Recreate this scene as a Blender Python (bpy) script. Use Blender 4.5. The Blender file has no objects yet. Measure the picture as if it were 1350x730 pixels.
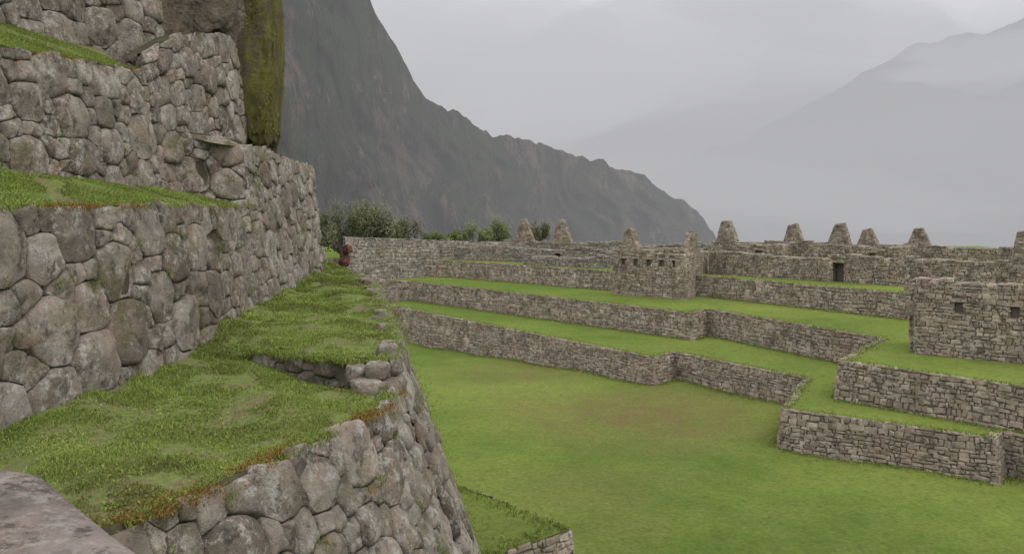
import bpy, bmesh, math, random
import numpy as np
from mathutils import Vector, noise as mn
random.seed(7); rng=np.random.default_rng(7)
SC=bpy.context.scene; COL=SC.collection
F=1169.0; HZ=270.0
def P(px,py,Y): return ((px-675)/F*Y, Y, (HZ-py)/F*Y)
def G(px,py,z):
    Y=-z*F/(py-HZ); return ((px-675)/F*Y, Y)
# ---------------------------------------------------------------- materials
class NT:
    def __init__(s,name):
        s.m=bpy.data.materials.new(name); s.m.use_nodes=True; s.t=s.m.node_tree; s.t.nodes.clear()
        s.geo=s.n('ShaderNodeNewGeometry')
    def n(s,ty,**kw):
        x=s.t.nodes.new(ty)
        for k,v in kw.items(): setattr(x,k,v)
        return x
    def l(s,a,b): s.t.links.new(a,b)
    def noise(s,scale,detail=4,rough=.6,off=0,stretch=None):
        mp=s.n('ShaderNodeMapping'); s.l(s.geo.outputs['Position'],mp.inputs['Vector'])
        mp.inputs['Location'].default_value=(off,off*1.7,off*.6)
        if stretch: mp.inputs['Scale'].default_value=stretch
        x=s.n('ShaderNodeTexNoise'); x.inputs['Scale'].default_value=scale; x.inputs['Detail'].default_value=detail; x.inputs['Roughness'].default_value=rough
        s.l(mp.outputs[0],x.inputs['Vector']); return x.outputs['Fac']
    def near(s,c,rad):
        mp=s.n('ShaderNodeMapping'); s.l(s.geo.outputs['Position'],mp.inputs['Vector'])
        mp.inputs['Scale'].default_value=(1/rad[0],1/rad[1],0); mp.inputs['Location'].default_value=(-c[0]/rad[0],-c[1]/rad[1],0)
        v=s.n('ShaderNodeVectorMath',operation='LENGTH'); s.l(mp.outputs[0],v.inputs[0]); return s.ramp(v.outputs['Value'],[(0,1),(1,0)])
    def ramp(s,fac,stops):
        r=s.n('ShaderNodeValToRGB'); e=r.color_ramp.elements
        while len(e)<len(stops): e.new(.5)
        for i,(p,c) in enumerate(stops):
            e[i].position=p; e[i].color=(c,c,c,1) if not isinstance(c,tuple) else (*c,1)
        s.l(fac,r.inputs[0]); return r.outputs[0]
    def mix(s,f,a,b,mode='MIX'):
        x=s.n('ShaderNodeMix',data_type='RGBA',blend_type=mode)
        for i,v in ((0,f),(6,a),(7,b)):
            if isinstance(v,(int,float)): x.inputs[i].default_value=v
            elif isinstance(v,tuple): x.inputs[i].default_value=(*v,1)
            else: s.l(v,x.inputs[i])
        return x.outputs[2]
    def math(s,op,a,b):
        x=s.n('ShaderNodeMath',operation=op)
        for i,v in ((0,a),(1,b)):
            if isinstance(v,(int,float)): x.inputs[i].default_value=v
            else: s.l(v,x.inputs[i])
        return x.outputs[0]
    def attr(s,nm='tint'):
        a=s.n('ShaderNodeAttribute',attribute_name=nm); return a.outputs['Fac']
    def out(s,col,rough=.9,bump=None,bs=.5,bd=.02,spec=.25):
        b=s.n('ShaderNodeBsdfPrincipled'); o=s.n('ShaderNodeOutputMaterial')
        if isinstance(col,tuple): b.inputs['Base Color'].default_value=(*col,1)
        else: s.l(col,b.inputs['Base Color'])
        b.inputs['Roughness'].default_value=rough; b.inputs['Specular IOR Level'].default_value=spec
        if bump is not None:
            u=s.n('ShaderNodeBump'); u.inputs['Strength'].default_value=bs; u.inputs['Distance'].default_value=bd
            s.l(bump,u.inputs['Height']); s.l(u.outputs[0],b.inputs['Normal'])
        s.l(b.outputs[0],o.inputs[0]); return s.m
def stone_mat(name,c0,c1,c2,sc=1.,lich=.8,moss=.6,bd=.03,pink=.6):
    t=NT(name)
    col=t.ramp(t.attr(),[(0,c0),(.5,c1),(1,c2)])
    n1=t.noise(2.2*sc,5,.7)
    col=t.mix(1,col,t.ramp(n1,[(.32,.58),(.68,1.38)]),'MULTIPLY')
    col=t.mix(t.math('MULTIPLY',t.ramp(t.noise(1.3*sc,3,.6,9),[(.48,0),(.6,1)]),pink),col,(.25,.178,.13))
    l=t.ramp(t.noise(8*sc,6,.78,3),[(.50,0),(.58,1)])
    l2=t.ramp(t.noise(1.6*sc,2,.6,17),[(.38,0),(.54,1)])
    col=t.mix(t.math('MULTIPLY',t.math('MULTIPLY',l,l2),lich),col,(.46,.44,.39))
    d=t.ramp(t.noise(5*sc,6,.8,31),[(.53,0),(.63,1)])
    col=t.mix(t.math('MULTIPLY',d,.8),col,(.055,.048,.038))
    m=t.math('MULTIPLY',t.ramp(t.noise(1.1*sc,5,.7,45),[(.55,0),(.66,1)]),moss)
    col=t.mix(m,col,(.095,.092,.034))
    o=t.math('MULTIPLY',t.ramp(t.noise(3.1*sc,4,.7,77),[(.64,0),(.69,1)]),moss)
    col=t.mix(o,col,(.23,.145,.05))
    b=t.math('ADD',t.noise(7*sc,6,.78,5),t.math('MULTIPLY',t.noise(30*sc,4,.75,8),.45))
    return t.out(col,.95,b,1,bd)
M={}
M['near']=stone_mat('granite_lichen',(.13,.106,.082),(.225,.192,.153),(.33,.292,.242),bd=.065,lich=.68,pink=.45,moss=.65)
M['far']=stone_mat('granite_rubble',(.145,.115,.086),(.24,.196,.15),(.33,.278,.222),.5,.32,.45,.02,.35)
M['farcool']=stone_mat('granite_rubble_grey',(.14,.122,.10),(.215,.188,.157),(.285,.258,.22),.5,.3,.35,.02,.25)
M['slab']=stone_mat('granite_slab',(.20,.165,.145),(.235,.195,.172),(.28,.235,.205),1.2,.4,.15,.06,.35)
M['outcrop']=stone_mat('outcrop_rock',(.12,.09,.062),(.185,.143,.1),(.245,.2,.15),.6,.3,.6,.2,.5)
M['red']=stone_mat('reddish_rock',(.09,.04,.03),(.11,.05,.04),(.14,.07,.055),1,.1,.2)
t=NT('joint_earth'); M['core']=t.out(t.mix(t.ramp(t.noise(5,4),[(.45,0),(.6,1)]),(.055,.044,.032),(.07,.07,.03)),1,t.noise(20,4),.6,.03)
t=NT('rubble_core'); M['fcore']=t.out(t.mix(t.ramp(t.noise(4,5,.7),[(.4,0),(.6,1)]),(.09,.073,.055),(.16,.13,.1)),1,t.noise(9,4),.6,.05)
t=NT('hanging_moss')
c=t.mix(t.ramp(t.noise(3,6,.75,0,(1,1,.5)),[(.38,0),(.62,1)]),(.11,.10,.035),(.29,.265,.07))
sx=t.n('ShaderNodeSeparateXYZ'); t.l(t.geo.outputs['Position'],sx.inputs[0])
mr=t.n('ShaderNodeMapRange'); t.l(sx.outputs[0],mr.inputs[0]); mr.inputs[1].default_value=-6.2; mr.inputs[2].default_value=-5.1; mr.inputs[3].default_value=.24; mr.inputs[4].default_value=-.01
c=t.mix(t.ramp(t.math('ADD',t.noise(2,6,.78,12,(1,1,.6)),mr.outputs[0]),[(.50,0),(.57,1)]),c,(.185,.145,.102))
M['moss']=t.out(c,1,t.noise(6,7,.85),1,.4)
def grass_mat(name,c0,c1,c2,c3):
    t=NT(name); c=t.ramp(t.attr(),[(0,c0),(.4,c1),(.8,c2),(1,c3)])
    d=t.n('ShaderNodeBsdfDiffuse'); tr=t.n('ShaderNodeBsdfTranslucent'); mx=t.n('ShaderNodeMixShader'); o=t.n('ShaderNodeOutputMaterial')
    t.l(c,d.inputs[0]); t.l(c,tr.inputs[0]); mx.inputs[0].default_value=.3
    t.l(d.outputs[0],mx.inputs[1]); t.l(tr.outputs[0],mx.inputs[2]); t.l(mx.outputs[0],o.inputs[0]); return t.m
M['blade']=grass_mat('grass_blades',(.14,.125,.05),(.20,.26,.062),(.30,.37,.095),(.43,.38,.19))
M['mossblade']=grass_mat('dry_moss',(.12,.07,.03),(.24,.14,.04),(.30,.21,.055),(.22,.28,.06))
M['greenmoss']=grass_mat('green_moss_tufts',(.10,.09,.035),(.22,.21,.05),(.32,.31,.08),(.37,.37,.12))
M['leaf']=grass_mat('bush_leaves',(.09,.09,.055),(.145,.155,.085),(.20,.21,.12),(.27,.27,.16))
M['leaf2']=grass_mat('pale_bush_leaves',(.10,.12,.06),(.16,.19,.08),(.22,.25,.11),(.28,.31,.15))
t=NT('soil_under_grass')
c=t.mix(t.ramp(t.noise(1.8,7,.8),[(.47,0),(.62,1)]),(.14,.18,.045),(.165,.135,.068))
M['soil']=t.out(t.mix(1,c,t.ramp(t.noise(20,5,.8,3),[(.3,.55),(.7,1.4)]),'MULTIPLY'),1,t.noise(25,5,.7),.8,.05)
def lawn(name,brown):
    t=NT(name)
    c=t.mix(t.ramp(t.noise(.075,5,.65),[(.40,0),(.60,1)]),(.12,.18,.036),(.215,.275,.058))
    c=t.mix(t.ramp(t.noise(.4,6,.7,5),[(.40,0),(.65,.6)]),c,(.185,.225,.058))
    c=t.mix(t.math('MULTIPLY',t.ramp(t.noise(2.2,5,.75,8),[(.5,0),(.66,1)]),.45),c,(.09,.14,.028))
    b=t.math('MULTIPLY',t.ramp(t.noise(.09,5,.65,21,(1,.8,1)),[(.49,0),(.65,1)]),brown*.5)
    c=t.mix(b,c,(.195,.175,.064))
    if brown>.5:
        br=t.math('MAXIMUM',t.near((5.8,42.5),(9.5,8)),t.math('MULTIPLY',t.near((0.5,54),(7,7)),.7))
        br=t.math('MULTIPLY',br,t.ramp(t.noise(.5,8,.85,33),[(.37,.1),(.60,1.25)]))
        c=t.mix(br,c,(.19,.145,.065))
    c=t.mix(1,c,t.ramp(t.noise(6,5,.85,2),[(.3,.66),(.7,1.32)]),'MULTIPLY')
    return t.out(c,1,t.math('ADD',t.noise(14,4,.8),t.math('MULTIPLY',t.noise(1.5,3,.6,4),2.)),.9,.14,.05)
M['lawn']=lawn('plaza_grass',.75); M['tgrass']=lawn('terrace_grass',.35)
t=NT('mountain_rock')
c=t.mix(t.ramp(t.noise(.03,7,.75,0,(1,1,.22)),[(.42,0),(.58,1)]),(.07,.056,.043),(.30,.228,.17))
c=t.mix(t.ramp(t.noise(.05,7,.8,6,(1,1,.3)),[(.53,0),(.60,.8)]),c,(.46,.335,.26))
c=t.mix(t.ramp(t.noise(.018,7,.8,14),[(.46,0),(.53,.92)]),c,(.07,.10,.034))
c=t.mix(t.ramp(t.noise(.10,6,.82,3,(1,1,.25)),[(.51,0),(.58,.88)]),c,(.032,.026,.02))
M['cliff']=t.out(c,1,t.noise(.08,9,.88,0,(1,1,.45)),1,32)
t=NT('far_forest'); M['farmt']=t.out(t.mix(t.ramp(t.noise(.004,5,.7),[(.4,0),(.6,1)]),(.09,.105,.10),(.18,.18,.17)),1)
t=NT('valley_ground'); M['valley']=t.out(t.mix(t.ramp(t.noise(.03,5,.7),[(.4,0),(.6,1)]),(.04,.06,.02),(.08,.09,.035)),1)
t=NT('wood'); M['bark']=t.out(t.mix(t.noise(8,4),(.05,.04,.03),(.11,.09,.07)),1)
t=NT('recess_shade'); M['dark']=t.out(t.mix(t.noise(3,4),(.09,.075,.058),(.16,.135,.104)),1)  # painted shade for the backs of window and door openings
# ---------------------------------------------------------------- mesh builders
class MB:
    def __init__(s): s.V=[];s.F=[];s.T=[];s.k=0
    def add(s,V,Fc,t=.5):
        V=np.asarray(V,float).reshape(-1,3); s.V.append(V); s.T.append(np.full(len(V),t) if np.isscalar(t) else np.asarray(t,float))
        k=s.k; s.F.extend([tuple(i+k for i in f) for f in Fc]); s.k+=len(V)
    def build(s,name,mat,parent=None,smooth=True):
        me=bpy.data.meshes.new(name); V=np.concatenate(s.V)
        me.from_pydata(V.tolist(),[],s.F); 
        a=me.attributes.new('tint','FLOAT','POINT'); a.data.foreach_set('value',np.concatenate(s.T).astype(np.float32))
        if smooth: me.polygons.foreach_set('use_smooth',np.ones(len(me.polygons),bool))
        me.materials.append(mat); me.update()
        o=bpy.data.objects.new(name,me); COL.objects.link(o)
        if parent is not None: o.parent=parent
        return o
def thing(name,label,cat,group=None):
    o=bpy.data.objects.new(name,None); COL.objects.link(o); o.empty_display_size=.3
    o['label']=label; o['category']=cat
    if group: o['group']=group
    return o
def tag(o,label,cat,kind=None,group=None):
    o['label']=label; o['category']=cat
    if kind: o['kind']=kind
    if group: o['group']=group
    return o
def recentre(root):
    pts=[]
    for c in root.children: pts.append(np.array([v.co for v in c.data.vertices]))
    A=np.concatenate(pts); b=Vector(((A[:,0].min()+A[:,0].max())/2,(A[:,1].min()+A[:,1].max())/2,A[:,2].min()))
    root.location=b
    for c in root.children: c.location=-b
# near masonry: packed sites -> fitted blocks with rough, faceted faces
def near_wall(base,top,rmin,rmax,seed,segs=36,rings=(.35,.66,.86,.95,.987,1.),an=1.2,gap=.0035,mb=None,backmb=None,prot=1.):
    r=np.random.default_rng(seed); base=np.array(base,float); top=np.array(top,float)
    mid=(base+top)/2
    sl=np.r_[0,np.cumsum(np.linalg.norm(np.diff(mid[:,:2],axis=0),axis=1))]; L=sl[-1]
    H=np.linalg.norm(top-base,axis=1).max()
    def S(u,v):
        b=np.stack([np.interp(u,sl,base[:,i]) for i in range(3)],-1); tt=np.stack([np.interp(u,sl,top[:,i]) for i in range(3)],-1)
        return b+(tt-b)*(v/H)[...,None]
    e=.15
    def N(u,v):
        du=S(np.minimum(u+e,L),v)-S(np.maximum(u-e,0),v); dv=S(u,v+.05)-S(u,v-.05)
        n=np.cross(du,dv); return n/np.linalg.norm(n,axis=-1,keepdims=True)
    W=L/an; area=W*H
    pu=np.zeros(6000);pv=np.zeros(6000);pr=np.zeros(6000);n=0
    cls=np.linspace(rmax,rmin,7)
    for ci,rc in enumerate(cls):
        att=int(area/(math.pi*rc*rc)*(1.5 if ci<5 else (5 if ci==5 else 22)))
        att=min(att,30000)
        U=r.uniform(rc*.7,W-rc*.7,att); Vv=r.uniform(rc*.7,H-rc*.75,att)
        for a,b in zip(U,Vv):
            rr=rc*r.uniform(.85,1.1) if ci<6 else rc
            m=np.maximum(np.abs(pu[:n]-a),np.abs(pv[:n]-b))*.45+np.hypot(pu[:n]-a,pv[:n]-b)*.55
            if n==0 or (m>(pr[:n]+rr)*.89).all():
                pu[n]=a;pv[n]=b;pr[n]=rr;n+=1
                if n>=5990: break
    pu=pu[:n];pv=pv[:n];pr=pr[:n]
    th=np.linspace(0,2*math.pi,segs,endpoint=False); p=24
    mb=mb or MB(); R=np.array(rings)
    fc=[]
    for j in range(segs):
        fc.append((0,1+j,1+(j+1)%segs))
        for k in range(len(R)-1):
            a=1+k*segs; b=a+segs; fc.append((a+j,b+j,b+(j+1)%segs,a+(j+1)%segs))
    for i in range(n):
        dx=pu-pu[i];dy=pv-pv[i];D=np.hypot(dx,dy)
        m=(D>1e-6)&(D<pr[i]+rmax*3.2)
        dd=(D[m]**2+pr[i]**2-pr[m]**2)/(2*D[m]); ph=np.arctan2(dy[m],dx[m])
        ph2=ph-.70*np.sin(4*ph)/4; dd=dd*np.cos(ph-ph2)-gap; ph=ph2
        dd=np.r_[dd,H-pv[i]+r.uniform(-.05,.03),pv[i]+.05,W-pu[i],pu[i]]; ph=np.r_[ph,math.pi/2+r.normal(0,.12),-math.pi/2,0,math.pi]
        dd=np.maximum(dd,pr[i]*.48)
        c=np.maximum(np.cos(th[:,None]-ph[None]),0)/dd[None]
        rt=((c**p).sum(1)+(1/(pr[i]*2.2))**p)**(-1/p)
        rt=rt*(1.004+.02*np.sin(th*3+r.uniform(0,6))+.015*np.sin(th*7+r.uniform(0,6)))
        dep=(.085*pr[i]+.034)*r.uniform(.55,1.5)*prot; tl=r.normal(0,.09,2)
        f=R[:,None]; X=(f*rt[None]*np.cos(th)[None]); Yv=(f*rt[None]*np.sin(th)[None]); uu=np.r_[0,X.ravel()]; vv=np.r_[0,Yv.ravel()]
        prof=(1-R**9)**.5; prof[-1]=-.95
        hh=np.r_[1,np.repeat(prof,segs)]*dep
        fall=np.r_[1,np.repeat(1-R**8,segs)]
        hh=hh+(tl[0]*uu+tl[1]*vv)*fall
        for q in range(3):
            al=r.uniform(0,6.28); s0=r.uniform(.2,.85)*pr[i]; k_=r.uniform(.12,.42)
            hh=hh-np.maximum(0,(uu*math.cos(al)+vv*math.sin(al))-s0)*k_*fall
        u=(uu+pu[i])*an; v=vv+pv[i]
        B=S(u,v); nn=N(np.clip(u,0,L),v); Q=B+nn*hh[:,None]
        off=r.uniform(0,100); fr=1.4/pr[i]
        for q in range(len(Q)):
            w=Q[q]; g=mn.noise(Vector((w[0]*fr+off,w[1]*fr,w[2]*fr)))*.09*pr[i]+mn.fractal(Vector((w[0]*10,w[1]*10+off,w[2]*10)),.9,2,3)*.021
            Q[q]=w+nn[q]*g
        mb.add(Q,fc,float(np.clip(r.normal(.5,.28),0,1)))
    backmb=backmb or MB()
    nu=max(int(L/.25),4); nv=8
    uu,vv=np.meshgrid(np.linspace(0,L,nu),np.linspace(0,H,nv),indexing='ij'); uu=uu.ravel();vv=vv.ravel()
    B=S(uu,vv)-N(uu,vv)*.03
    backmb.add(B,[(i*nv+j,(i+1)*nv+j,(i+1)*nv+j+1,i*nv+j+1) for i in range(nu-1) for j in range(nv-1)])
    tb=B.reshape(nu,nv,3)[:,-1]; tn=N(np.linspace(0,L,nu),np.full(nu,H)); q=tb-tn*.35-np.array([0,0,.03])
    backmb.add(np.concatenate([tb,q]),[(i,i+1,nu+i+1,nu+i) for i in range(nu-1)])
    return mb,backmb,S,N,L,H
def stone_quad(mb,a,b,c,d,rh=.18,w=.3,dep=.028,holes=(),rg=random,tb=0.):
    a,b,c,d=[np.array(x,float) for x in (a,b,c,d)]
    L=(np.linalg.norm(b-a)+np.linalg.norm(c-d))/2; H=(np.linalg.norm(d-a)+np.linalg.norm(c-b))/2
    if L<.1 or H<.08: return
    n=np.cross(b-a,d-a)+np.cross(c-b,d-a); n=n/np.linalg.norm(n)
    def S(s,t_): return a*(1-s)*(1-t_)+b*s*(1-t_)+c*s*t_+d*(1-s)*t_
    v=0; ph=rg.uniform(0,9)
    while v<H-.04:
        h=min(rh*rg.uniform(.6,1.6),H-v)
        if H-v-h<rh*.35: h=H-v
        u=-rg.uniform(0,w*.5)
        while u<L-.03:
            ww=w*rg.choice((.4,.6,.8,1.1,1.5))*rg.uniform(.8,1.2); u0=max(u,0); u1=min(u+ww,L)
            if L-u1<w*.3: u1=L
            u+=ww
            if u1-u0<.05: continue
            cu=(u0+u1)/2; cv=v+h/2; bad=False
            for (x0,x1,y0,y1) in holes:
                if u1>x0+.02 and u0<x1-.02 and v+h>y0+.02 and v<y1-.02:
                    if u0<x0 and cu<x0: u1=x0
                    elif u1>x1 and cu>x1: u0=x1
                    else: bad=True
            if bad or u1-u0<.05: continue
            j=lambda m:rg.uniform(-m,m)
            g=.006; wav=.06*math.sin(cu*1.3+ph); jy=min(.06,h*.24)
            co=[(u0+g+j(.04),v+g+j(jy)+wav),(u1-g+j(.04),v+g+j(jy)+wav),(u1-g+j(.05),v+h-g+j(jy)+wav),(u0+g+j(.05),v+h-g+j(jy)+wav)]
            mu=sum(x for x,_ in co)/4; mv=sum(y for _,y in co)/4; dp=dep*rg.uniform(.4,1.7)
            V=[S(x/L,y/H)-n*.035 for x,y in co]
            V+=[S((mu+(x-mu)*.93)/L,(mv+(y-mv)*.9)/H)+n*dp*.6 for x,y in co]
            V+=[S((mu+(x-mu)*.6)/L,(mv+(y-mv)*.55)/H)+n*(dp+j(.012)) for x,y in co]
            Fq=[(8,9,10,11)]
            for k in range(4):
                k2=(k+1)%4; Fq+= [(k,k2,4+k2,4+k),(4+k,4+k2,8+k2,8+k)]
            mb.add(V,Fq,min(1,max(0,rg.gauss(.5,.26)+tb)))
        v+=h
def blades(name,pts,length,width,tint,mat,lean=.45,up=None,parent=None,seed=1,root=.7):
    r=np.random.default_rng(seed); pts=np.asarray(pts,float); n=len(pts)
    length=np.broadcast_to(length,(n,)); width=np.broadcast_to(width,(n,))
    ang=r.uniform(0,2*math.pi,n); side=np.stack([np.cos(ang),np.sin(ang),np.zeros(n)],-1)
    la=r.uniform(0,2*math.pi,n); ld=np.stack([np.cos(la),np.sin(la),np.zeros(n)],-1)*(r.uniform(.1,1,n)*lean)[:,None]
    if up is not None: ld=ld+up
    z=np.array([0,0,1.])
    b0=pts-side*width[:,None]*.4; b1=pts+side*width[:,None]*.4
    mid=pts+(z*.55+ld*.35)*length[:,None]; tip=pts+(z*(.95-.3*lean)+ld*1.05)*length[:,None]
    m0=mid-side*width[:,None]*.5; m1=mid+side*width[:,None]*.5
    V=np.stack([b0,b1,m0,m1,tip],1).reshape(-1,3).astype(np.float32)
    base=(np.arange(n)*5)[:,None]; T=(base+np.array([[0,1,3,0,3,2,2,3,4]])).ravel().astype(np.int32)
    me=bpy.data.meshes.new(name); me.vertices.add(len(V)); me.vertices.foreach_set('co',V.ravel())
    nt=len(T)//3; me.loops.add(len(T)); me.loops.foreach_set('vertex_index',T)
    me.polygons.add(nt); me.polygons.foreach_set('loop_start',(np.arange(nt)*3).astype(np.int32))
    me.update(calc_edges=True); 
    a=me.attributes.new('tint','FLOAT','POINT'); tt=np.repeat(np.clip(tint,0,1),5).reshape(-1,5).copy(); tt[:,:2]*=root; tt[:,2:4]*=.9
    a.data.foreach_set('value',tt.ravel().astype(np.float32)); me.materials.append(mat)
    o=bpy.data.objects.new(name,me); COL.objects.link(o)
    if parent is not None: o.parent=parent
    return o
def nz(x,y,s,o=0): 
    return np.array([mn.fractal(Vector((a*s+o,b*s-o,o*.3)),1.,2.,3) for a,b in zip(np.ravel(x),np.ravel(y))])
def boulder(mb,c,size,rz=0,seed=0,sub=4,pw=.6,amp=.12,tint=.5,tilt=(0,0),rough=0):
    bm=bmesh.new(); bmesh.ops.create_icosphere(bm,subdivisions=sub,radius=1)
    V=np.array([v.co for v in bm.verts]); Fc=[tuple(v.index for v in f.verts) for f in bm.faces]; bm.free()
    V=np.sign(V)*np.abs(V)**pw
    for i in range(len(V)):
        q=Vector(V[i]); d=mn.fractal(q*1.3+Vector((seed*3.1,seed,0)),1,2,4)*amp*2
        if rough: d+=(mn.noise(Vector((q[0]*4*size[0],q[1]*4*size[1],q[2]*2.2*size[2])))+.6*mn.noise(Vector((q[0]*9*size[0],q[1]*9*size[1],q[2]*6*size[2]))))*rough
        V[i]*=1+d
    V=V*np.array(size)/2
    cx,sx=math.cos(tilt[0]),math.sin(tilt[0]); V=V@np.array([[1,0,0],[0,cx,sx],[0,-sx,cx]])
    cy,sy=math.cos(tilt[1]),math.sin(tilt[1]); V=V@np.array([[cy,0,-sy],[0,1,0],[sy,0,cy]])
    cz,sz=math.cos(rz),math.sin(rz); V=V@np.array([[cz,sz,0],[-sz,cz,0],[0,0,1]])
    V=V+np.array(c); mb.add(V,Fc,tint); return V
# ---------------------------------------------------------------- near terrace walls
SP=15.4
N1=[(-5.0,4.8),(-4.75,6.5),(-4.5,7.8),(-4.28,10.2),(-4.2,12.6),(-4.3,SP),(-4.45,17.5),(-4.68,20.5),(-4.88,23.4)]
def wall_thing(name,label,parts,cat='stone wall'):
    th=thing(name,label,cat); mb=MB(); bk=MB(); info=[]
    for kw in parts: 
        _,_,S,N,L,H=near_wall(mb=mb,backmb=bk,**kw); info.append((S,N,L,H))
    mb.build('stone_facing',M['near'],th); bk.build('earth_core',M['core'],th); recentre(th); return info
b=[p for p in N1 if p[1]<=SP]
infoN1=wall_thing('terrace_wall','lower retaining wall of big lichen-spotted boulders on the left, between two grass ledges',[dict(
  base=[(x,y,-2.25) for x,y in b],top=[(x-.32,y,.0) for x,y in b],rmin=.10,rmax=.36,seed=11)])
b=[p for p in N1 if p[1]>=SP]+[(-5.3,23.9),(-7.0,24.2)]
infoN1b=wall_thing('terrace_wall','taller rounded continuation of the left boulder wall, ending in a corner beside the misty cliff',[dict(
  base=[(x,y,-2.2) for x,y in b],top=[(x-.42,y-(.0 if i<len(b)-2 else -.3),1.08+.05*math.sin(i*2.)) for i,(x,y) in enumerate(b)],rmin=.11,rmax=.34,seed=12,segs=24),
  dict(base=[(-5.48,14.3,-.1),(-5.05,14.75,-.1),(-4.6,15.42,-.1)],top=[(-5.52,14.35,1.2),(-5.13,14.85,1.2),(-4.72,15.5,1.12)],rmin=.1,rmax=.28,seed=13,segs=24)])
b=[(-5.9,6.0),(-5.6,8.2),(-5.5,9.7),(-5.43,12.2),(-5.4,13.7)]; b2_=[(-5.4,13.7),(-5.36,15),(-5.3,17.4),(-5.35,18.2)]
infoN2=wall_thing('terrace_wall','upper left wall of mixed boulders between the second and third grass ledges',[dict(
  base=[(x,y,.15) for x,y in b],top=[(x-.28,y,z) for (x,y),z in zip(b,(1.68,1.72,1.78,1.95,2.1))],rmin=.1,rmax=.32,seed=14,segs=30),
  dict(base=[(x,y,z) for (x,y),z in zip(b2_,(.1,.0,.0,.0))],top=[(x-.3,y,z) for (x,y),z in zip(b2_,(2.35,2.9,3.35,3.3))],rmin=.11,rmax=.3,seed=24,segs=30)])
b=[(-7.3,8),(-6.9,11),(-6.5,13.2),(-6.15,15.8)]
infoN3=wall_thing('terrace_wall','topmost boulder wall cut off by the upper left corner of the photo',[dict(
  base=[(x,y,z) for (x,y),z in zip(b,(2.0,2.1,2.1,2.1))],top=[(x-.2,y,4.9) for x,y in b],rmin=.12,rmax=.31,seed=15,segs=24)])
FT=[(-3.3,4.3),(-2.45,5.45),(-2.1,6.25),(-1.79,7.08),(-1.45,8.0),(-1.25,8.75),(-1.27,9.4),(-1.38,10.2)]
def offs(pts,k):
    o=[]
    for i,(x,y) in enumerate(pts):
        a=pts[max(i-1,0)]; c=pts[min(i+1,len(pts)-1)]; dx,dy=c[0]-a[0],c[1]-a[1]; l=math.hypot(dx,dy); o.append((x+dy/l*k,y-dx/l*k))
    return o
def mitre(pts):
    o=[]
    for i,p in enumerate(pts):
        ns=[]
        for a,c in ((i-1,i),(i,i+1)):
            if a>=0 and c<len(pts):
                dx,dy=pts[c][0]-pts[a][0],pts[c][1]-pts[a][1]; l=math.hypot(dx,dy); ns.append((dy/l,-dx/l))
        if len(ns)==1: o.append(ns[0])
        else:
            sx,sy=ns[0][0]+ns[1][0],ns[0][1]+ns[1][1]; d=1+ns[0][0]*ns[1][0]+ns[0][1]*ns[1][1]; d=max(d,.35); o.append((sx/d,sy/d))
    return o
bt=offs(FT,.36*2.9)
infoF=wall_thing('terrace_wall','foreground retaining wall of big rough boulders below the nearest grass terrace',[dict(
  base=[(x,y,-4.9) for x,y in bt],top=[(x,y,-1.97) for x,y in FT],rmin=.09,rmax=.29,seed=46,segs=36,an=1.0)])
FT2=[(-1.36,10.0),(-1.5,11.5),(-1.85,13.5),(-2.35,16),(-3.0,19.6),(-3.9,22.5),(-5.2,25.5)]
bt=offs(FT2,.36*6.4)
infoF2=wall_thing('terrace_wall','steep side of the foreground terrace dropping to the lower lawn, small stones with weeds',[dict(
  base=[(x,y,-8.1) for x,y in bt],top=[(x,y,-1.74) for x,y in FT2],rmin=.12,rmax=.26,seed=17,segs=18,rings=(.5,.82,.95,1.),an=1.0)])
infoS=wall_thing('step_wall','low row of half-buried stones forming a step across the foreground grass terrace',[dict(
  base=[(-3.3,11.28,-2.2),(-2.4,10.6,-2.2),(-1.75,10.05,-2.25)],top=[(-3.3,11.33,-1.88),(-2.4,10.66,-1.76),(-1.75,10.11,-1.74)],rmin=.07,rmax=.17,seed=18,segs=22)])
th=thing('stacked_stones','small stack of squared stones at the outer corner of the grass step','stones')
for i,(x,y,z,sx,sy,sz,r_) in enumerate([(-1.5,9.6,-2.3,.5,.6,.3,.1),(-1.6,9.75,-2.02,.32,.4,.22,.3),(-1.36,9.8,-2.04,.26,.4,.22,.1),(-1.5,9.95,-1.85,.26,.4,.18,-.1),(-1.75,10.0,-1.9,.24,.35,.2,.2),(-1.3,9.25,-2.28,.32,.5,.26,.7)]):
    mb=MB(); boulder(mb,(x,y,z),(sx,sy,sz),r_,i+3,4,.4,.07,[.55,.65,.3,.6,.4,.7,.5][i]); mb.build('stone',M['near'],th)
recentre(th)
rr=random.Random(5); th=thing('stone_edging','line of small sunken edging stones along the outer rim of the upper grass patch','stones')
for i in range(24):
    t_=i/23; y=10.6+t_*12; x=np.interp(y,[p[1] for p in FT2],[p[0] for p in FT2]); mb=MB()
    boulder(mb,(x-.1+rr.uniform(-.06,.06),y+rr.uniform(-.1,.1),-1.79+rr.uniform(-.05,.03)),(rr.uniform(.14,.26),rr.uniform(.18,.4),rr.uniform(.12,.2)),rr.uniform(0,3),i+20,3,.45,.1,rr.random()*.8)
    mb.build('stone',M['near'],th)
recentre(th)
mb=MB(); boulder(mb,(-2.84,3.80,-1.96),(2.8,1.95,.95),-.74,4,6,.27,.035,.5,(.02,.05),.008)
tag(mb.build('flat_boulder',M['slab']),'large flat pinkish-grey boulder in the bottom left corner','boulder')
mb=MB()
boulder(mb,(-4.66,24.6,-1.5),(.26,.3,.45),.3,71,4,.7,.2,.2); boulder(mb,(-4.55,24.5,-1.22),(.22,.22,.24),.9,72,4,.7,.2,.4)
tag(mb.build('reddish_rock',M['red']),'small reddish-brown rock at the far end of the left wall','rock')
th=thing('rock_outcrop','tall brown rock outcrop with a mossy right side rising above the upper left walls','rock')
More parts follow.
